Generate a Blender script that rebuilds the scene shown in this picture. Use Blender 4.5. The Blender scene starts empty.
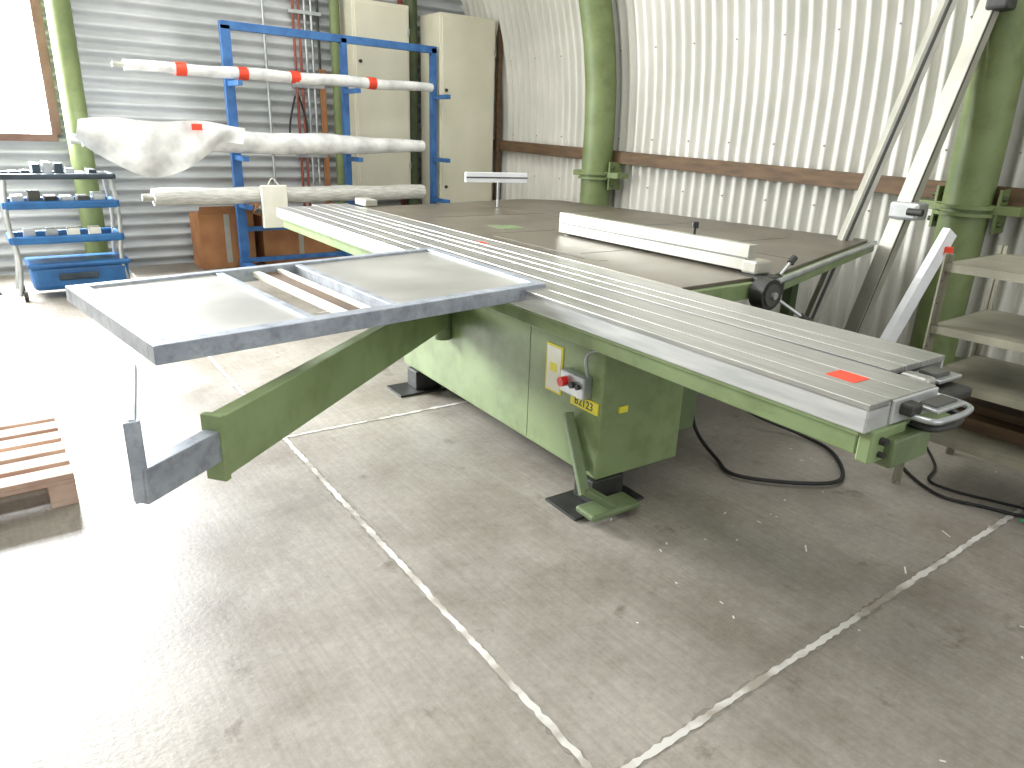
import bpy, math, random
from mathutils import Vector, Matrix
random.seed(4)
S=bpy.context.scene
COL=S.collection
try: S.view_settings.view_transform='Standard'
except Exception: pass

# ---------------------------------------------------------------- materials
def lin(h):
    h=h.lstrip('#'); o=[]
    for i in (0,2,4):
        c=int(h[i:i+2],16)/255
        o.append(c/12.92 if c<=.04045 else ((c+.055)/1.055)**2.4)
    return (*o,1)
def mat(name,c1,c2=None,rough=.5,metal=0,scale=6,bump=0,bscale=40,detail=6,lo=.35,hi=.65,stretch=None,spec=.5,rvar=0,grime=None,gs=4):
    m=bpy.data.materials.new(name); m.use_nodes=True
    nt=m.node_tree; b=nt.nodes['Principled BSDF']
    b.inputs['Roughness'].default_value=rough; b.inputs['Metallic'].default_value=metal
    b.inputs['Specular IOR Level'].default_value=spec
    tc=nt.nodes.new('ShaderNodeTexCoord'); mp=nt.nodes.new('ShaderNodeMapping')
    nt.links.new(tc.outputs['Object'],mp.inputs[0])
    if stretch: mp.inputs['Scale'].default_value=stretch
    n=nt.nodes.new('ShaderNodeTexNoise'); n.inputs['Scale'].default_value=scale; n.inputs['Detail'].default_value=detail
    nt.links.new(mp.outputs[0],n.inputs[0])
    r=nt.nodes.new('ShaderNodeValToRGB'); r.color_ramp.elements[0].position=lo; r.color_ramp.elements[1].position=hi
    r.color_ramp.elements[0].color=lin(c1); r.color_ramp.elements[1].color=lin(c2 or c1)
    nt.links.new(n.outputs[0],r.inputs[0]); out=r.outputs[0]
    if grime:
        n3=nt.nodes.new('ShaderNodeTexNoise'); n3.inputs['Scale'].default_value=gs; n3.inputs['Detail'].default_value=8; n3.inputs['Roughness'].default_value=.7
        nt.links.new(tc.outputs['Object'],n3.inputs[0])
        r3=nt.nodes.new('ShaderNodeValToRGB'); r3.color_ramp.elements[0].position=.30; r3.color_ramp.elements[1].position=.52
        r3.color_ramp.elements[0].color=lin(grime); r3.color_ramp.elements[1].color=(1,1,1,1); nt.links.new(n3.outputs[0],r3.inputs[0])
        mx=nt.nodes.new('ShaderNodeMix'); mx.data_type='RGBA'; mx.blend_type='MULTIPLY'; mx.inputs[0].default_value=1
        nt.links.new(out,mx.inputs[6]); nt.links.new(r3.outputs[0],mx.inputs[7]); out=mx.outputs[2]
    nt.links.new(out,b.inputs['Base Color'])
    if rvar:
        mr=nt.nodes.new('ShaderNodeMapRange'); mr.inputs[3].default_value=rough-rvar; mr.inputs[4].default_value=rough+rvar
        nt.links.new(n.outputs[0],mr.inputs[0]); nt.links.new(mr.outputs[0],b.inputs['Roughness'])
    if bump:
        n2=nt.nodes.new('ShaderNodeTexNoise'); n2.inputs['Scale'].default_value=bscale; n2.inputs['Detail'].default_value=4
        nt.links.new(mp.outputs[0],n2.inputs[0])
        bp=nt.nodes.new('ShaderNodeBump'); bp.inputs['Strength'].default_value=bump; bp.inputs['Distance'].default_value=.02
        nt.links.new(n2.outputs[0],bp.inputs['Height']); nt.links.new(bp.outputs[0],b.inputs['Normal'])
    return m
M={}
M['green']=mat('saw_green_paint','#75875c','#809165',.42,scale=3,bump=.02,grime='#e6e2d6',gs=6)
M['dgreen']=mat('saw_green_dirty','#5b6b49','#6b7b56',.5,scale=5,grime='#dcd8ca',gs=6)
M['alu']=mat('brushed_aluminium','#a6a6a2','#bdbcb7',.34,.75,scale=5,stretch=(14,.6,1),rvar=.05)
M['alud']=mat('aluminium_side','#b2b4b4','#c8c9c7',.40,.55,scale=6,stretch=(1,.6,6))
M['alul']=mat('pale_aluminium','#a3a195','#b4b2a6',.42,.35,scale=5)
M['galv']=mat('galvanised_frame','#8e949e','#abb1b9',.5,.4,scale=9,detail=8,grime='#d4d4d4',gs=25)
M['sheet']=mat('sheet_metal_plate','#aaa9a3','#bebdb6',.42,.65,scale=2.5,rvar=.06)
M['cast']=mat('cast_iron_table','#5f594e','#736c5f',.38,.35,scale=2.5,detail=9,rvar=.08,grime='#d2c8b8',gs=2)
M['slot']=mat('dark_groove','#3e3e3b','#4e4e49',.6)
M['groove']=mat('soft_groove','#5c5c58','#6c6c66',.5,.3)
M['black']=mat('black_steel','#1c1d1c','#30302c',.5,scale=12)
M['rubber']=mat('black_rubber','#141414','#1e1e1e',.6)
M['blue']=mat('rack_blue_paint','#2a5890','#3e70aa',.4,scale=8)
M['cart_blue']=mat('cart_blue_plastic','#184e82','#26649c',.35,scale=5)
M['trayd']=mat('cart_tray_dark','#222e38','#364450',.5)
M['chrome']=mat('grey_tube','#9da2a4','#c2c4c4',.3,.7)
M['white']=mat('white_paint','#d4d6da','#e4e6e8',.45)
M['cab']=mat('cabinet_beige','#c6c2ae','#d2cebb',.5,scale=1.5)
M['film']=mat('plastic_film','#c4c4c3','#ebeae8',.22,scale=6,bump=.35,bscale=12)
M['film2']=mat('clear_film_roll','#b0afa8','#d4d3cd',.2,scale=20,bump=.3,bscale=30,stretch=(.4,3,3))
M['red']=mat('red_tape','#d4381e','#e44a2c',.5)
M['redb']=mat('red_button','#c41a14','#d02018',.35)
M['yellow']=mat('yellow_sign','#dbd036','#e4da44',.5)
M['paper']=mat('paper','#e0decf','#eae8dc',.6)
M['card']=mat('cardboard','#946440','#ac7a50',.8,scale=4)
M['wood']=mat('pallet_wood','#b09080','#d0b8a6',.8,scale=5,stretch=(1,8,1))
M['rail']=mat('brown_beam','#4c3a28','#644e36',.75,scale=4,stretch=(6,1,6))
M['olive']=mat('olive_column_paint','#616f44','#717e50',.5,scale=3,grime='#dedacc')
M['dolive']=mat('dark_olive_paint','#3a442c','#4c5636',.6)
M['shelf']=mat('shelf_grey_paint','#6c695a','#868371',.55,scale=5)
M['wallr']=mat('corrugated_right_wall','#bbbab1','#cccac2',.42,scale=1.3,detail=5)
M['wallb']=mat('corrugated_end_wall','#9da09f','#b8babb',.42,scale=1.3,detail=5)
M['frame']=mat('window_frame_brown','#5e4438','#70564a',.6)
M['pipe_red']=mat('red_pipe','#7d3c2c','#8f4a38',.5)
M['greencable']=mat('green_cable','#2f8a66','#3a9a74',.5)
M['bolt']=mat('sheet_bolt','#77756c','#8d8b82',.6,.2)

# ---------------------------------------------------------------- geometry
def mk(name,verts,faces,m,parent=None,smooth=False,bev=0):
    me=bpy.data.meshes.new(name); me.from_pydata([tuple(v) for v in verts],[],faces); me.update()
    ob=bpy.data.objects.new(name,me); COL.objects.link(ob)
    if isinstance(m,str): m=M[m]
    me.materials.append(m)
    if smooth:
        for p in me.polygons: p.use_smooth=True
    if bev:
        b=ob.modifiers.new('bev','BEVEL'); b.width=bev; b.segments=2; b.limit_method='ANGLE'
    if parent: ob.parent=parent
    return ob
BF=[(0,3,2,1),(4,5,6,7),(0,1,5,4),(1,2,6,5),(2,3,7,6),(3,0,4,7)]
def box(name,x0,x1,y0,y1,z0,z1,m,parent=None,bev=.003):
    v=[(x0,y0,z0),(x1,y0,z0),(x1,y1,z0),(x0,y1,z0),(x0,y0,z1),(x1,y0,z1),(x1,y1,z1),(x0,y1,z1)]
    return mk(name,v,BF,m,parent,bev=bev)
def prism(name,poly,z0,z1,m,parent=None,bev=.003):
    n=len(poly); v=[(p[0],p[1],z0) for p in poly]+[(p[0],p[1],z1) for p in poly]
    f=[tuple(range(n-1,-1,-1)),tuple(range(n,2*n))]+[(i,(i+1)%n,n+(i+1)%n,n+i) for i in range(n)]
    return mk(name,v,f,m,parent,bev=bev)
def beam(name,a,b,w,h,m,parent=None,bev=.003,up=(0,0,1),taper=1):
    """rectangular bar from a to b, width w (sideways) height h (towards up)"""
    a=Vector(a);b=Vector(b);d=(b-a).normalized();u=Vector(up)
    if abs(d.dot(u))>.98: u=Vector((0,1,0))
    s=d.cross(u).normalized();u=s.cross(d).normalized()
    v=[]
    for c,k in ((a,1),(b,taper)):
        for i,j in ((-1,-1),(1,-1),(1,1),(-1,1)): v.append(c+s*(i*w/2*k)+u*(j*h/2*k))
    return mk(name,v,[(0,3,2,1),(4,5,6,7),(0,1,5,4),(1,2,6,5),(2,3,7,6),(3,0,4,7)],m,parent,bev=bev)
def tube(name,pts,r,m,parent=None,n=14,caps=True,radii=None):
    pts=[Vector(p) for p in pts]; v=[];f=[]
    pu=None
    for i,p in enumerate(pts):
        d=(pts[min(i+1,len(pts)-1)]-pts[max(i-1,0)]).normalized()
        u=Vector((0,0,1)) if pu is None else pu
        if abs(d.dot(u))>.95 and pu is None: u=Vector((1,0,0))
        s=d.cross(u).normalized(); u=s.cross(d).normalized(); pu=u
        rr=radii[i] if radii else r
        for k in range(n):
            a=2*math.pi*k/n; v.append(p+s*(math.cos(a)*rr)+u*(math.sin(a)*rr))
    for i in range(len(pts)-1):
        for k in range(n):
            f.append((i*n+k,i*n+(k+1)%n,(i+1)*n+(k+1)%n,(i+1)*n+k))
    if caps:
        f.append(tuple(range(n-1,-1,-1))); f.append(tuple(range((len(pts)-1)*n,len(pts)*n)))
    o=mk(name,v,f,m,parent,smooth=True)
    o.modifiers.new('es','EDGE_SPLIT').split_angle=math.radians(50)
    return o
def smoothpts(pts,n=8):
    P=[Vector(p) for p in pts];o=[]
    for i in range(len(P)-1):
        p0=P[max(i-1,0)];p1=P[i];p2=P[i+1];p3=P[min(i+2,len(P)-1)]
        for k in range(n):
            t=k/n
            o.append(.5*((2*p1)+(-p0+p2)*t+(2*p0-5*p1+4*p2-p3)*t*t+(-p0+3*p1-3*p2+p3)*t**3))
    o.append(P[-1]);return o
def empty(name,loc=(0,0,0),rz=0):
    e=bpy.data.objects.new(name,None); COL.objects.link(e); e.location=loc; e.rotation_euler=(0,0,rz); return e
def text(name,s,size,m,parent,loc,rot):
    c=bpy.data.curves.new(name,'FONT'); c.body=s; c.size=size; c.extrude=.0008; c.align_x='CENTER'; c.align_y='CENTER'
    o=bpy.data.objects.new(name,c); COL.objects.link(o); c.materials.append(M[m]); o.parent=parent; o.location=loc; o.rotation_euler=rot; return o

# ---------------------------------------------------------------- room
YB=9.0; YF=-4.0; XR=6.05; ZS=1.65; R=4.5; XC=XR-R
def arch(a0,a1,n): return [(XC+R*math.cos(a0+(a1-a0)*i/n), ZS+R*math.sin(a0+(a1-a0)*i/n), math.cos(a0+(a1-a0)*i/n), math.sin(a0+(a1-a0)*i/n)) for i in range(n+1)]
def corr(name,prof,m,y0=YF,y1=YB,pitch=.125,amp=.032,per=8):
    ny=int((y1-y0)/pitch*per); v=[];f=[];k=len(prof)
    for i in range(ny+1):
        y=y0+(y1-y0)*i/ny; o=amp*math.sin(2*math.pi*(y-y0)/pitch)
        for (x,z,nx,nz) in prof: v.append((x+nx*o,y,z+nz*o))
    for i in range(ny):
        for j in range(k-1): f.append((i*k+j,i*k+j+1,(i+1)*k+j+1,(i+1)*k+j))
    return mk(name,v,f,m,smooth=True)
rad=math.radians
wr=corr('wall_right',[(XR,0,1,0),(XR,.7,1,0)]+arch(0,rad(50),14),'wallr')
corr('ceiling',arch(rad(50),rad(130),16),'wallr')
corr('wall_left',arch(rad(130),math.pi,14)+[(XC-R,.7,-1,0),(XC-R,0,-1,0)],'wallr')
# sheet bolts along the corrugation crests of the right wall
v=[];f=[]
for zb in (1.05,1.55,2.45):
    xb=XR if zb<ZS else XC+math.sqrt(R*R-(zb-ZS)**2)
    for k in range(0,100,4):
        y=YF+.125*(k+.75); x=xb-.034; b=len(v)
        for q in range(6): v.append((x-.006,y+.007*math.cos(q*math.pi/3),zb+.007*math.sin(q*math.pi/3)))
        for q in range(6): v.append((x+.006,y+.009*math.cos(q*math.pi/3),zb+.009*math.sin(q*math.pi/3)))
        f.append(tuple(range(b,b+6))); f+= [(b+q,b+(q+1)%6,b+6+(q+1)%6,b+6+q) for q in range(6)]
mk('sheet_bolts',v,f,'bolt',wr)
WX0,WX1,WZ0,WZ1=-1.9,.80,1.40,3.7
v=[];f=[]
def patch(x0,x1,z0,z1,pitch=.125,amp=.03,per=8):
    n=int((z1-z0)/pitch*per); b=len(v)
    for i in range(n+1):
        z=z0+(z1-z0)*i/n; o=amp*math.sin(2*math.pi*z/pitch)
        v.append((x0,YB+o,z)); v.append((x1,YB+o,z))
    for i in range(n): f.append((b+2*i,b+2*i+1,b+2*i+3,b+2*i+2))
patch(XC-R,WX0,0,6.2); patch(WX1,XR,0,6.2); patch(WX0,WX1,0,WZ0); patch(WX0,WX1,WZ1,6.2)
mk('wall_back',v,f,'wallb',smooth=True)
# window
w=empty('window_1',(WX0,YB,WZ0))
def wb(n,*a): 
    o=box(n,a[0]-WX0,a[1]-WX0,a[2]-YB,a[3]-YB,a[4]-WZ0,a[5]-WZ0,'frame',w); return o
wb('frame_bottom',WX0-.05,WX1+.05,YB-.06,YB+.04,WZ0-.07,WZ0)
wb('frame_top',WX0-.05,WX1+.05,YB-.06,YB+.04,WZ1,WZ1+.07)
wb('frame_side',WX1,WX1+.09,YB-.06,YB+.04,WZ0,WZ1)
wb('frame_side_far',WX0-.09,WX0,YB-.06,YB+.04,WZ0,WZ1)
wb('mullion',-.55,-.50,YB-.03,YB+.02,WZ0,WZ1)

# floor : slab with noise, joints
def floor_mat():
    m=bpy.data.materials.new('concrete_floor'); m.use_nodes=True; nt=m.node_tree; b=nt.nodes['Principled BSDF']
    N=nt.nodes.new; L=nt.links.new
    tc=N('ShaderNodeTexCoord')
    def noise(sc,det,rough=.6):
        n=N('ShaderNodeTexNoise'); n.inputs['Scale'].default_value=sc; n.inputs['Detail'].default_value=det; n.inputs['Roughness'].default_value=rough
        L(tc.outputs['Object'],n.inputs[0]); return n
    def ramp(n,p0,c0,p1,c1):
        r=N('ShaderNodeValToRGB'); r.color_ramp.elements[0].position=p0; r.color_ramp.elements[1].position=p1
        r.color_ramp.elements[0].color=c0; r.color_ramp.elements[1].color=c1; L(n.outputs[0],r.inputs[0]); return r
    base=ramp(noise(.9,8),.35,lin('#958f86'),.68,lin('#b2aca2'))
    fine=ramp(noise(28,9,.9),.35,(.66,.65,.64,1),.62,(1,1,1,1))
    st=ramp(noise(1.5,8,.7),.35,(.68,.65,.60,1),.56,(1,1,1,1))
    sp=ramp(noise(4,6,.65),.29,(.50,.47,.42,1),.38,(1,1,1,1))
    mp=N('ShaderNodeMapping'); mp.inputs['Scale'].default_value=(70,2.5,1); mp.inputs['Rotation'].default_value=(0,0,.6); L(tc.outputs['Object'],mp.inputs[0])
    ns=N('ShaderNodeTexNoise'); ns.inputs['Scale'].default_value=1; ns.inputs['Detail'].default_value=4; L(mp.outputs[0],ns.inputs[0])
    br=ramp(ns,.35,(.87,.87,.86,1),.6,(1,1,1,1))
    last=base
    for x in (fine,st,sp,br):
        mx=N('ShaderNodeMix'); mx.data_type='RGBA'; mx.blend_type='MULTIPLY'; mx.inputs[0].default_value=.9
        L(last.outputs[0] if last is base else last.outputs[2],mx.inputs[6]); L(x.outputs[0],mx.inputs[7]); last=mx
    L(last.outputs[2],b.inputs['Base Color'])
    rr=N('ShaderNodeMapRange'); rr.inputs[3].default_value=.34; rr.inputs[4].default_value=.58
    L(noise(3,6).outputs[0],rr.inputs[0]); L(rr.outputs[0],b.inputs['Roughness'])
    bp=N('ShaderNodeBump'); bp.inputs['Strength'].default_value=.12; bp.inputs['Distance'].default_value=.01
    L(noise(60,5).outputs[0],bp.inputs['Height']); L(bp.outputs[0],b.inputs['Normal'])
    return m
fl=box('floor',XC-R-.1,XR+.1,YF,YB+.1,-.12,0,floor_mat(),bev=0)
M['joint']=mat('joint_mortar','#cdcac3','#9c958a',.8,scale=7,detail=9,lo=.46,hi=.62)
M['jointd']=mat('joint_edge','#7d776c','#928c83',.9,scale=9,detail=8)
def strip(name,a,b,w=.022,m='joint',z=.002,var=.4):
    a=Vector((*a,0));b=Vector((*b,0));d=(b-a).normalized();s=Vector((-d.y,d.x,0));n=int((b-a).length/.02);v=[];f=[]
    for i in range(n+1):
        p=a+(b-a)*i/n
        w1=w/2*(1-var+2*var*random.random());w2=w/2*(1-var+2*var*random.random())
        v+=[p+s*w1+Vector((0,0,z)),p-s*w2+Vector((0,0,z))]
    for i in range(n): f.append((2*i,2*i+1,2*i+3,2*i+2))
    o=mk(name,v,f,m); o.parent=fl; return o
for i,(a,b) in enumerate((((.98,-1),(1.30,8.9)),((1.0,.93),(6,.87)),((1.13,3.46),(6,3.2)),((1.2,6.0),(6,5.8)))):
    strip('joint_edge_%d'%(i+1),a,b,.034,'jointd',.001,.5); strip('joint_%d'%(i+1),a,b)
# wood chips / debris
v=[];f=[]
for i in range(40):
    x=random.uniform(1.5,4.0);y=random.uniform(.3,1.9)
    a=random.random()*6.3;l=random.choice([.004,.006,.008,.010,.026]);ww=.003
    dx,dy=math.cos(a),math.sin(a);b=len(v)
    for p,q in ((-l,-ww),(l,-ww),(l,ww),(-l,ww)): v.append((x+dx*p-dy*q,y+dy*p+dx*q,.003))
    f.append((b,b+1,b+2,b+3))
mk('wood_chips',v,f,'paper')

# brown wall rail (trim)
beam('trim_1',(XR-.08,8.6,1.42),(XR-.08,.2,1.20),.09,.13,'rail')
# arch columns
def column(y,name,r=.17,x=XR-.24,m='olive'):
    e=empty(name,(x,y,0))
    RR=x-XC; pts=[(0,0,0),(0,0,.7),(0,0,ZS)]+[(XC+RR*math.cos(a)-x,0,ZS+RR*math.sin(a)) for a in [rad(k*6) for k in range(1,16)]]
    tube('arch_tube',pts,r,m,e,n=24)
    box('base_plate',-.22,.22,-.22,.22,0,.02,m,e)
    for z in (1.12,1.17): tube('flange',[(0,0,z-.012),(0,0,z+.012)],r+.04,m,e,n=24)
    for s in (-1,1):
        box('bracket',-.02,.16,s*(r+.05)-.01,s*(r+.05)+.01,1.0,1.30,m,e)
        for z in (1.06,1.24): tube('bracket_bolt',[(.02,s*(r+.03),z),(.02,s*(r+.09),z)],.018,'dolive',e,n=8)
    box('wall_strap',-.03,.14,-r-.2,r+.2,1.13,1.19,m,e)
    return e
column(6.2,'arched_steel_column'); column(2.28,'arched_steel_column.001',r=.16)
def post(name,x,y,r,m,z1=5.0):
    e=empty(name,(x,y,0)); tube('tube',[(0,0,0),(0,0,z1)],r,m,e); box('foot',-r-.03,r+.03,-r-.03,r+.03,0,.02,m,e); return e
post('steel_post',1.02,YB-.2,.11,'olive',4.6); post('steel_post.001',4.865,YB-.22,.08,'dolive',4.0)
post('steel_post.002',3.86,YB-.18,.06,'olive',4.9)

# ---------------------------------------------------------------- SAW
saw=empty('sliding_table_panel_saw',(1.84,.84,0),-math.atan2(.050,.99875))
# body
box('main_cabinet',.10,.60,1.17,3.10,.13,.74,'green',saw,bev=.008)
box('cabinet_plinth',.14,.56,1.22,3.05,.11,.13,'dgreen',saw)
box('rear_cabinet',.60,1.75,1.95,4.2,.13,.80,'dgreen',saw,bev=.008)
box('extraction_housing',.60,.85,1.30,1.95,.18,.62,'dgreen',saw,bev=.01)
box('motor_box',.72,.98,1.42,1.95,.10,.30,'black',saw,bev=.02)
for (a,b) in ((.02,1.20),(.02,2.92),(1.2,4.0),(.85,2.0)):
    box('foot_plate',a-.07,a+.33,b-.09,b+.13,0,.012,'black',saw)
    box('foot_block',a+.06,a+.24,b-.04,b+.09,.012,.13,'black',saw,bev=.006)
    tube('foot_bolt',[(a+.28,b+.08,.012),(a+.28,b+.08,.05)],.012,'chrome',saw,n=8)
# under-beam (green) of sliding table
box('beam_skirt',.03,.58,.03,5.30,.735,.815,'green',saw,bev=.006)
box('beam_lip',.012,.04,.02,5.32,.80,.822,'green',saw)
box('carriage_side_profile',.0,.34,0,5.37,.815,.889,'alud',saw,bev=.004)
# top slats with grooves between
for i,(a,b,s0,s1,m) in enumerate([(0,.10,0,5.37,'alu'),(.104,.222,0,5.37,'alu'),(.226,.345,0,5.37,'alu'),(.366,.452,.15,5.54,'alu'),(.457,.545,.15,5.54,'alu'),(.550,.70,.15,5.54,'alu')]):
    box('top_slat_%d'%(i+1),a,b,s0,s1,.88,.90,m,saw,bev=.0015)
box('carriage_groove_bed',.004,.341,0.004,5.366,.870,.892,'groove',saw)
box('fixed_table_bed',.372,.69,.154,5.536,.80,.888,'groove',saw)
box('fixed_table_side',.69,.704,.15,5.54,.81,.899,'alud',saw)
box('carriage_gap',.345,.372,.05,5.4,.80,.87,'slot',saw)
# near end caps & handle
box('end_cap_green',.03,.20,-.012,.03,.72,.82,'green',saw,bev=.006)
box('end_cap_foot',.10,.30,-.04,.02,.70,.79,'dgreen',saw,bev=.01)
tube('end_bolt',[(.075,-.03,.785),(.075,.0,.785)],.012,'black',saw,n=8)
tube('end_bolt_2',[(.075,-.03,.745),(.075,.0,.745)],.009,'black',saw,n=8)
box('end_plate_alu',.11,.345,-.01,.0,.825,.896,'alud',saw)
box('end_bracket',.35,.60,.0,.15,.815,.85,'black',saw,bev=.01)
box('end_block',.40,.46,.05,.14,.85,.89,'alu',saw,bev=.01)
box('end_block_2',.14,.20,-.045,-.005,.85,.885,'black',saw,bev=.008)
box('clamp_plate',.20,.36,-.085,-.008,.862,.874,'chrome',saw,bev=.004)
box('clamp_plate_dark',.22,.34,-.07,-.02,.872,.880,'slot',saw,bev=.004)
tube('end_handle',smoothpts([(.16,-.0,.85),(.17,-.085,.85),(.22,-.10,.85),(.34,-.10,.85),(.40,-.07,.85),(.41,.03,.85)],6),.009,'chrome',saw)
tube('end_handle_lower',smoothpts([(.24,.0,.80),(.26,-.06,.80),(.36,-.07,.80),(.44,-.04,.80),(.45,.04,.81)],6),.011,'black',saw)
box('end_slide_plate',.48,.62,.05,.149,.862,.874,'chrome',saw)
box('end_slide_clamp',.50,.58,.07,.13,.874,.888,'slot',saw)
box('red_sticker',.137,.217,.13,.225,.9001,.9015,'red',saw,bev=0)
box('red_sticker_2',.555,.60,2.9,2.98,.9001,.9015,'red',saw,bev=0)
# cast table
cast=[(.72,1.36),(1.45,1.40),(3.42,2.05),(3.05,5.35),(2.75,5.62),(1.6,5.35),(.72,5.20)]
prism('cast_table',cast,.865,.899,'cast',saw,bev=.004)
inner=[(.76,1.42),(1.45,1.46),(3.36,2.10),(3.0,5.3),(2.7,5.55),(1.6,5.3),(.76,5.15)]
prism('table_frame',inner,.80,.866,'dgreen',saw)
prism('front_apron',[(.74,1.33),(1.25,1.35),(1.25,1.40),(.74,1.37)],.80,.88,'green',saw)
box('blade_slot',.80,.812,2.2,3.0,.8992,.9003,'slot',saw,bev=0)
box('table_insert',.83,.90,2.1,3.2,.8992,.9005,'cast',saw,bev=0)
box('green_insert',1.08,1.28,3.45,3.68,.8992,.9006,'dgreen',saw,bev=0)
for s in (2.35,3.3,4.3): box('table_seam',.9,2.9,s,s+.006,.899,.9001,'slot',saw,bev=0)
box('table_seam_long',2.0,2.008,1.7,5.2,.899,.9001,'slot',saw,bev=0)
# front fence rail
beam('fence_rail',(1.40,1.36,.845),(3.46,2.04,.845),.05,.07,'green',saw,bev=.01)
tube('fence_rail_bar',[(1.35,1.30,.885),(3.40,1.98,.885)],.016,'chrome',saw)
box('rear_leg',2.9,2.98,4.9,4.98,0,.82,'dgreen',saw)
box('rear_leg_2',3.1,3.18,2.4,2.48,0,.82,'dgreen',saw)
# rip fence
box('rip_fence_profile',1.31,1.37,1.47,3.10,.915,1.05,'alul',saw,bev=.004)
box('rip_fence_foot',1.36,1.43,1.47,3.10,.903,.925,'alu',saw)
box('rip_fence_groove',1.306,1.312,1.48,3.09,.975,.985,'groove',saw,bev=0)
tube('fence_knob_stem',[(1.36,1.9,1.04),(1.36,1.9,1.09)],.008,'black',saw,n=8)
tube('fence_knob',smoothpts([(1.36,1.9,1.085),(1.36,1.9,1.10),(1.36,1.9,1.12)],4),.02,'black',saw)
box('fence_head',1.26,1.44,1.31,1.50,.80,.905,'black',saw,bev=.02)
tube('fence_gauge',[(1.25,1.25,.835),(1.25,1.33,.835)],.078,'black',saw,n=28)
tube('fence_gauge_face',[(1.25,1.243,.835),(1.25,1.252,.835)],.056,'slot',saw,n=28)
tube('fence_gauge_hub',[(1.25,1.225,.835),(1.25,1.245,.835)],.018,'chrome',saw,n=16)
box('fence_head_top',1.30,1.42,1.40,1.50,.905,.975,'alul',saw,bev=.012)
tube('fence_lever',[(1.32,1.25,.80),(1.40,1.17,.73)],.009,'chrome',saw,n=8)
tube('fence_lever_grip',[(1.40,1.17,.73),(1.45,1.13,.69)],.018,'black',saw)
tube('fence_lever_2',[(1.42,1.34,.91),(1.49,1.34,.97)],.008,'chrome',saw,n=8)
tube('fence_lever_2_grip',[(1.49,1.34,.965),(1.52,1.34,.995)],.018,'black',saw)
# stops at far end
box('stop_block',.74,.86,5.2,5.45,.90,.96,'alul',saw,bev=.01)
tube('angle_fence_post',[(1.95,4.9,.9),(1.95,4.9,1.13)],.012,'chrome',saw)
beam('small_white_fence',(1.62,4.95,1.17),(2.20,4.80,1.17),.04,.09,'white',saw)
beam('small_fence_slot',(1.62,4.925,1.17),(2.20,4.775,1.17),.006,.012,'slot',saw)
# crosscut outrigger frame (parallelogram)
A=(-1.71,2.41);B=(-1.54,1.355);C=(.13,1.64);D=(.14,2.79)
def lerp(p,q,t): return (p[0]+(q[0]-p[0])*t,p[1]+(q[1]-p[1])*t)
def fp(u,w): # u across 0..1 left->right, w 0 front 1 back
    return lerp(lerp(B,C,u),lerp(A,D,u),w)
zt=.905
def quad(name,u0,u1,w0,w1,z0,z1,m,bev=.003): return prism(name,[fp(u0,w0),fp(u1,w0),fp(u1,w1),fp(u0,w1)],z0,z1,m,saw,bev)
quad('frame_front_bar',0,1,0,.055,.855,zt+.012,'galv')
quad('frame_back_bar',0,1,.955,1,.855,zt+.012,'galv')
quad('frame_left_bar',0,.04,.055,.955,.855,zt+.012,'galv')
quad('frame_right_bar',.97,1,.055,.955,.885,zt+.012,'galv')
quad('frame_mid_bar',.315,.335,.055,.955,.855,zt+.008,'galv')
quad('frame_mid_bar_2',.525,.545,.055,.955,.855,zt+.008,'galv')
quad('left_plate',.04,.315,.055,.955,.897,zt,'sheet',0)
quad('right_plate',.545,.97,.055,.955,.897,zt,'sheet',0)
quad('wood_slat',.41,.43,.055,.955,.875,.90,'paper')
quad('roller_support',.43,.475,.055,.955,.865,.888,'rail')
quad('wood_slat_2',.475,.49,.055,.955,.875,.90,'paper')
# swing arm
beam('swing_arm',(-1.42,1.20,.625),(.08,2.50,.625),.055,.20,'green',saw,bev=.006)
beam('swing_arm_endplate',(-1.435,1.187,.625),(-1.415,1.204,.625),.07,.215,'green',saw)
beam('arm_extension',(-1.66,.99,.645),(-1.43,1.19,.635),.05,.10,'galv',saw)
beam('arm_end_upright',(-1.655,.99,.60),(-1.655,.99,.83),.022,.04,'galv',saw,up=(1,0,0))
beam('arm_end_upright_rail',(-1.655,.99,.82),(-1.60,1.38,.85),.02,.025,'galv',saw)
tube('arm_hinge',[(.06,2.50,.45),(.06,2.50,.74)],.05,'dgreen',saw)
# controls on cabinet front (face t=.10)
box('label_backing',.096,.10,1.445,1.565,.44,.665,'yellow',saw,bev=0)
box('white_label_face',.0935,.0962,1.455,1.555,.45,.655,'paper',saw,bev=0)
box('label_print',.0925,.0937,1.48,1.53,.54,.58,'yellow',saw,bev=0)
box('control_box',.05,.10,1.235,1.40,.49,.59,'chrome',saw,bev=.006)
tube('red_button',[(.02,1.36,.545),(.05,1.36,.545)],.022,'redb',saw)
tube('black_button',[(.03,1.30,.545),(.05,1.30,.545)],.014,'black',saw)
tube('black_button_2',[(.035,1.265,.545),(.05,1.265,.545)],.012,'black',saw)
box('yellow_plate',.093,.10,1.185,1.37,.43,.485,'yellow',saw,bev=0)
text('plate_text','B2123',.05,'black',saw,(.0922,1.277,.457),(rad(90),0,rad(-90)))
prism('warning_triangle',[(.20,1.163),(.25,1.163),(.25,1.17),(.20,1.17)],.43,.46,'yellow',saw,0)
tube('conduit',smoothpts([(.08,1.25,.59),(.07,1.25,.68),(.09,1.2,.72),(.2,1.14,.70),(.34,1.10,.66),(.6,1.05,.68)],6),.008,'chrome',saw,n=8)
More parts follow.
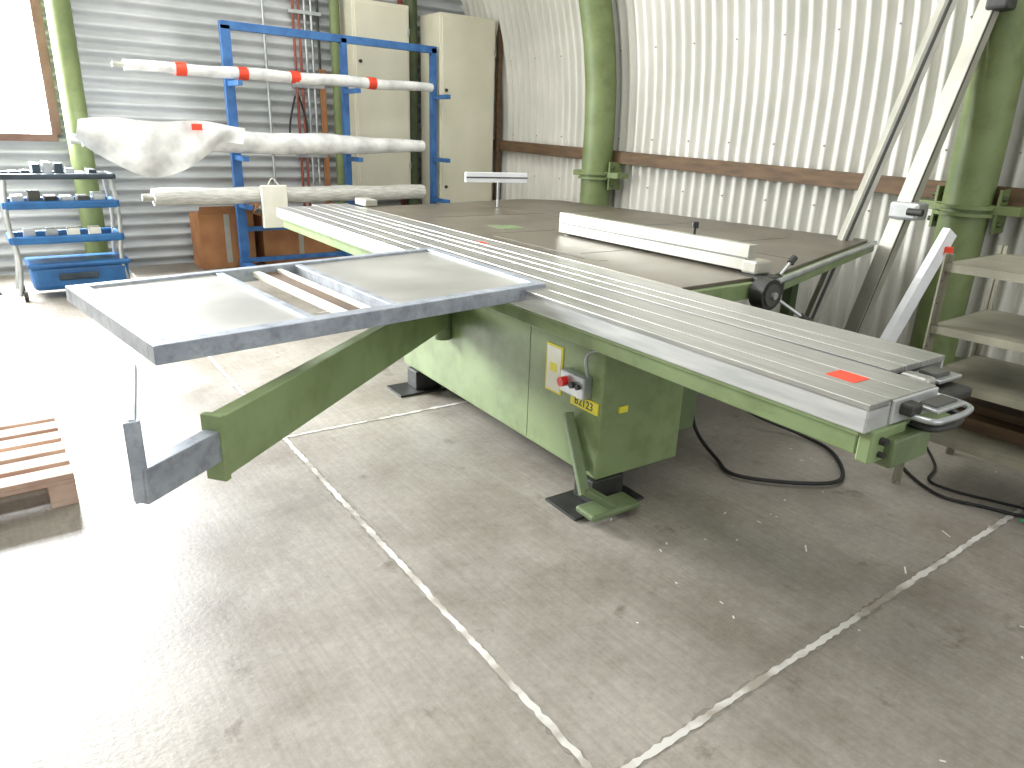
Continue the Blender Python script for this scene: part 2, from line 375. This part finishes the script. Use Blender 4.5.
# foot lever leaning on corner
beam('foot_lever',(.06,1.34,.40),(.01,1.13,.10),.045,.035,'dgreen',saw,bev=.006)
beam('foot_lever_rear',(.09,1.36,.36),(.10,1.22,.16),.05,.02,'dgreen',saw)
box('foot_lever_pad',-.03,.24,1.02,1.14,.03,.06,'dgreen',saw,bev=.01)
beam('foot_lever_link',(.02,1.14,.12),(.12,1.06,.05),.05,.03,'dgreen',saw)
box('door_seam',.0985,.1005,1.7,1.703,.15,.73,'dgreen',saw,bev=0)

# ---------------------------------------------------------------- blue rack
rk=empty('blue_pipe_rack',(2.42,8.3,0))
H=2.52
for i,x in enumerate((0,1.30,2.48)):
    beam('post_%d'%(i+1),(x,0,.08),(x,0,H),.10 if i==0 else .07,.07,'blue',rk,up=(0,1,0))
    beam('foot_%d'%(i+1),(x,-.35,.045),(x,.12,.045),.08,.07,'blue',rk)
    for z in (.72,1.22,1.96): beam('arm_%d'%(i+1),(x,-.38,z),(x,.0,z),.05,.05,'blue',rk); 
beam('top_rail',(-.05,0,H),(2.52,0,H-.02),.07,.08,'blue',rk)
beam('mid_rail',(0,.0,.45),(2.48,0,.45),.05,.05,'blue',rk)
beam('base_rail',(0,.0,.10),(2.48,.0,.10),.05,.05,'blue',rk)
def roll(name,x0,x1,y,z,r,m,tapes=(),lump=.06,taper=1,endt=1):
    e=empty(name,(x0,y,z)); n=24
    pts=[(i*(x1-x0)/n,.005*math.sin(i*1.3),.006*math.sin(i*.9)) for i in range(n+1)]
    rr=[r*(taper+(1-taper)*min(1,i/9))*(endt+(1-endt)*min(1,(n-i)/8))*(1+lump*math.sin(i*2.1)+lump*random.random()) for i in range(n+1)]
    tube('wrapped_roll',pts,r,m,e,n=16,radii=rr)
    for t in tapes: tube('red_tape',[(t,0,.0),(t+.10,0,.0)],r*1.08,'red',e,n=16)
    tube('core',[(-.10,0,0),(.05,0,0)],r*.4,'alul',e)
    return e
roll('foil_wrapped_tube',1.40,4.75,8.08,2.055,.06,'film',(.45,1.05,1.6,2.5),.025,.8,.8)
b=roll('film_wrapped_bundle',.95,4.6,8.05,1.38,.11,'film',(),.025,.6,.6)
# drape of loose film
v=[];f=[];nx,nz=26,16
for i in range(nx+1):
    for j in range(nz+1):
        u=i/nx;w_=j/nz; x=-.02+1.5*u-.05*w_
        d=.52*w_*(.30+.70*max(0,math.sin(min(1,u*1.15)*math.pi))**.8)
        v.append((x,-.135-.04*math.sin(u*17+w_*3)*w_-.03*math.sin(w_*3),.20-.06*abs(u-.4)-d*1.0+.02*math.sin(u*11)))
for i in range(nx):
    for j in range(nz): a=i*(nz+1)+j; f.append((a,a+nz+1,a+nz+2,a+1))
mk('loose_film',v,f,'film',b,smooth=True)
mk('film_tape',[(.94,-.20,.17),(1.04,-.20,.17),(1.04,-.205,.11),(.94,-.205,.11)],[(0,1,2,3)],'red',b)
roll('clear_film_roll',1.50,4.6,8.06,.838,.088,'film2',(),.02)
# cardboard boxes
def cbox(name,x,y,z,w,d,h,rz=0):
    e=empty(name,(x,y,z),rz); box('carton',-w/2,w/2,-d/2,d/2,0,h,'card',e,bev=.005)
    mk('flap',[(-w/2,-d/2,h),(w/2,-d/2,h),(w/2,-d/2-.1,h+.10),(-w/2,-d/2-.1,h+.10)],[(0,1,2,3)],'card',e)
    mk('flap_side',[(w/2,-d/2,h),(w/2,d/2,h),(w/2+.1,d/2,h+.1),(w/2+.1,-d/2,h+.1)],[(0,1,2,3)],'card',e)
    box('tape',-.03,.03,-d/2-.002,d/2+.002,h*.1,h+.002,'alul',e,bev=0)
cbox('cardboard_box',2.30,8.66,0,.60,.4,.60); cbox('cardboard_box.001',3.15,8.66,0,.90,.4,.56)
e=empty('paper_bag',(2.68,7.93,.95))
box('bag',-.14,.14,-.03,.02,-.45,0,'paper',e,bev=.01); tube('handle',smoothpts([(-.06,.0,0),(0,.02,.07),(.06,.0,0)],6),.005,'paper',e,n=6)

# ---------------------------------------------------------------- cabinets
def cabinet(name,x0,x1,y0,y1,z0,z1):
    e=empty(name,(x0,y0,z0)); W=x1-x0;Dp=y1-y0;Hh=z1-z0
    box('carcass',0,W,.02,Dp,0,Hh,'cab',e,bev=.01)
    box('door',.03,W-.03,0,.03,.04,Hh-.04,'cab',e,bev=.006)
    for z in (.3,.7): tube('lock',[(.08,-.02,Hh*z),(.08,0,Hh*z)],.02,'black',e)
    for z in (.15,.85): box('hinge',W-.03,W-.01,-.01,.02,Hh*z,Hh*z+.08,'chrome',e)
    return e
cabinet('electrical_cabinet',4.98,5.82,8.25,8.75,0,2.93)
cabinet('electrical_cabinet.001',3.98,4.74,8.58,8.95,.75,3.0)
# conduits on end wall
e=empty('wall_conduits',(3.4,YB-.06,1.0))
for i,(x,m) in enumerate(((0,'pipe_red'),(.07,'pipe_red'),(.14,'chrome'),(.22,'chrome'),(-.35,'chrome'),(.30,'black'))):
    tube('conduit_%d'%i,[(x,0,-.6+.1*i),(x,0,3.4)],.016,m,e,n=8)
for z in (.2,1.0,1.8): box('clamp',-.06,.34,-.02,.03,z,z+.04,'chrome',e)
tube('hung_cable',smoothpts([(-.05,-.04,.9),(-.14,-.04,.5),(-.02,-.04,.35),(.08,-.04,.55),(0,-.04,.9)],6),.012,'rubber',e,n=8)
e=empty('wall_batten',(3.72,YB-.06,.4)); beam('batten',(0,0,0),(0,0,1.8),.07,.03,'card',e,up=(0,1,0)); box('cap',-.045,.045,-.02,.02,1.8,1.82,'card',e)
beam('trim_2',(XR-.14,8.3,0),(XR-.14,8.3,3.0),.06,.06,'rail',up=(0,1,0))
beam('trim_3',(4.80,YB-.06,0),(4.80,YB-.06,3.2),.05,.05,'pipe_red',up=(0,1,0))

# ---------------------------------------------------------------- tool cart
c=empty('tool_trolley',(.24,7.55,0))
W,Dp=.86,.42
def tray(z,m,wl=.07):
    box('tray_%d'%int(z*100),0,W,0,Dp,z,z+.02,'trayd',c,bev=.005)
    for nm,a,b in (('front',(0,0),(W,0)),('right',(W,0),(W,Dp)),('back',(W,Dp),(0,Dp)),('left',(0,Dp),(0,0))):
        beam('rim_'+nm,(a[0],a[1],z+wl/2),(b[0],b[1],z+wl/2),.04,wl,m,c,bev=.015)
tray(.50,'cart_blue'); tray(.80,'cart_blue'); tray(1.05,'trayd',.05)
box('lower_bin',.10,W+.02,0,Dp,.08,.30,'cart_blue',c,bev=.04)
box('lower_bin_handle',.30,.62,-.02,.01,.17,.23,'trayd',c,bev=.01)
box('bin_lid',.08,W+.04,-.02,Dp+.02,.28,.33,'cart_blue',c,bev=.02)
for x in (.03,W-.03):
    for y in (.02,Dp-.02):
        tube('leg',smoothpts([(x+(.04 if x>.5 else -.04),y,.05),(x,y,.35),(x+(.03 if x>.5 else -.03),y,.7),(x,y,1.08)],5),.02,'chrome',c,n=10)
        tube('castor',[(x-.015,y,.045),(x+.015,y,.045)],.045,'black',c)
for i in range(9):
    x=.08+.085*i; box('tool_%d'%i,x,x+.06,.06,.08+random.uniform(.1,.3),1.07,1.10+random.uniform(.0,.09),random.choice(['black','black','trayd','chrome']),c)
for i in range(6):
    x=.06+.125*i; box('item_%d'%i,x,x+.09,.06,.3,.82,.88+random.uniform(0,.07),random.choice(['black','chrome','slot']),c)
for i in range(4):
    x=.1+.17*i; box('jar_%d'%i,x,x+.09,.06,.2,.52,.62,random.choice(['chrome','paper','slot']),c)
e=empty('floor_pole',(.02,8.0,0)); tube('rod',[(0,0,0),(-.05,.2,.55)],.012,'chrome',e); box('foot',-.08,.08,-.05,.05,0,.02,'black',e)

# ---------------------------------------------------------------- pallet
p=empty('wooden_pallet',(-1.06,3.25,0))
for x in (0,.56,1.12): box('runner',x,x+.10,0,.82,0,.022,'wood',p); 
for x in (0,.56,1.12):
    for y in (0,.36,.72): box('block',x,x+.10,y,y+.10,.022,.10,'wood',p)
for y in (0,.36,.72): box('stringer',0,1.22,y,y+.10,.10,.12,'wood',p)
for i in range(6): box('deck_board',0+.0,1.22,.0+i*.145,.10+i*.145,.12,.142,'wood',p)

# ---------------------------------------------------------------- shelf unit
s=empty('metal_shelving_unit',(3.42,.15,0))
sw,sl=.62,1.22
for x in (0,sw):
    for y in (0,sl):
        beam('upright_a',(x,y,0),(x,y,1.12),.04,.004,'shelf',s,up=(0,1,0),bev=0)
        beam('upright_b',(x+(.018 if x==0 else -.018),y,0),(x+(.018 if x==0 else -.018),y,1.12),.004,.04,'shelf',s,up=(0,1,0),bev=0)
        for k in range(10): tube('hole',[(x-.003 if x==0 else x+.003,y+.0,.1+k*.1),(x-.004 if x==0 else x+.004,y,.1+k*.1)],.006,'slot',s,n=8)
for z in (1.08,.80,.56,.30):
    box('shelf',.0,sw,.0,sl,z-.004,z,'shelf',s,bev=0)
    for (a,b) in (((0,0),(0,sl)),((sw,0),(sw,sl)),((0,0),(sw,0)),((0,sl),(sw,sl))):
        beam('shelf_lip',(a[0],a[1],z-.018),(b[0],b[1],z-.018),.006,.036,'shelf',s,bev=0)
box('timber_stack',.2,.58,.1,1.15,.30,.36,'rail',s)
box('dark_board',.3,.6,.05,1.18,.36,.40,'rail',s)
# ---------------------------------------------------------------- leaning aluminium profiles
e=empty('aluminium_fence_profile',(5.16,2.64,0))
beam('profile',(0,0,0),(.42,-.42,3.0),.11,.10,'alul',e); beam('slot',(-.038,-.038,0.02),(.382,-.458,3.0),.022,.03,'slot',e)
box('clamp_block',.05,.22,-.30,-.10,1.08,1.20,'chrome',e,bev=.02); tube('clamp_bolt',[(.04,-.34,1.14),(.04,-.24,1.14)],.025,'black',e)
box('clamp_top',.26,.40,-.48,-.34,2.40,2.5,'black',e,bev=.02)
e=empty('aluminium_fence_profile.001',(4.98,2.92,0))
beam('profile',(0,0,0),(.55,-.44,2.9),.09,.08,'alul',e); beam('slot',(-.03,-.03,0.02),(.52,-.47,2.9),.018,.022,'slot',e)
e=empty('white_guide_rail',(4.42,2.12,0)); beam('rail',(0,0,0.02),(.58,-.10,1.06),.05,.10,'white',e); box('red_tag',.52,.56,-.155,-.11,.92,.97,'red',e)

# ---------------------------------------------------------------- cables
def cable(name,pts,r,m,n=8):
    e=empty(name,(pts[0][0],pts[0][1],0)); q=[(x-pts[0][0],y-pts[0][1],z) for x,y,z in pts]; tube('cable',smoothpts(q,n),r,m,e,n=8)
cable('black_hose',[(3.0,2.35,.35),(2.9,2.2,.12),(2.85,2.0,.02),(2.78,1.82,.02),(3.0,1.58,.02),(3.2,1.52,.02),(3.45,1.72,.02),(3.5,1.95,.03),(3.3,2.2,.15),(3.2,2.5,.4)],.010,'rubber')
cable('power_cable',[(4.2,1.75,.012),(3.7,1.5,.012),(3.45,1.2,.012),(3.5,1.0,.012),(3.6,.8,.012),(3.9,.5,.012)],.008,'rubber')
cable('power_cable.001',[(4.3,1.7,.012),(3.8,1.35,.012),(3.55,1.25,.012),(3.62,.95,.012),(3.8,.6,.012),(4.1,.3,.012)],.007,'rubber')
cable('green_extension_cable',[(3.48,.85,.022),(3.55,.75,.022),(3.50,.68,.022),(3.62,.60,.022),(3.75,.62,.022)],.007,'greencable')

# ---------------------------------------------------------------- lights
wd=bpy.data.worlds.new('world'); S.world=wd; wd.use_nodes=True
bg=wd.node_tree.nodes['Background']; bg.inputs[0].default_value=(.94,.97,1,1); bg.inputs[1].default_value=1.75
def area(name,loc,rot,sx,sy,p,col=(1,1,1)):
    l=bpy.data.lights.new(name,'AREA'); l.shape='RECTANGLE'; l.size=sx;l.size_y=sy;l.energy=p;l.color=col
    o=bpy.data.objects.new(name,l); COL.objects.link(o); o.location=loc; o.rotation_euler=rot; return o
area('window_daylight',((WX0+WX1)/2,YB+.25,2.55),(rad(-90),0,0),2.6,2.2,2000,(.94,.97,1))
for i,(x,y) in enumerate(((.5,1),(3.2,3.2),(2.2,6.3))): area('overhead_fill_%d'%(i+1),(x,y,4.9),(0,0,0),1.6,1.6,66,(.98,.99,1))  # unseen soft fill lights, added overhead to brighten the hall evenly

# ---------------------------------------------------------------- camera
f=710;r=.035;th=math.atan(249/710);az=rad(37.2)
Rv=Vector((math.cos(az),-math.sin(az),0));Fw=Vector((math.cos(th)*math.sin(az),math.cos(th)*math.cos(az),-math.sin(th)))
Up=Vector((math.sin(th)*math.sin(az),math.sin(th)*math.cos(az),math.cos(th)))
ri=math.cos(r)*Rv+math.sin(r)*Up; up=-math.sin(r)*Rv+math.cos(r)*Up; bk=-Fw
cd=bpy.data.cameras.new('camera'); cd.lens=710/1024*36; cd.sensor_width=36; cd.clip_start=.05
co=bpy.data.objects.new('camera',cd); COL.objects.link(co)
co.matrix_world=Matrix(((ri.x,up.x,bk.x,0),(ri.y,up.y,bk.y,0),(ri.z,up.z,bk.z,1.55),(0,0,0,1)))
S.camera=co
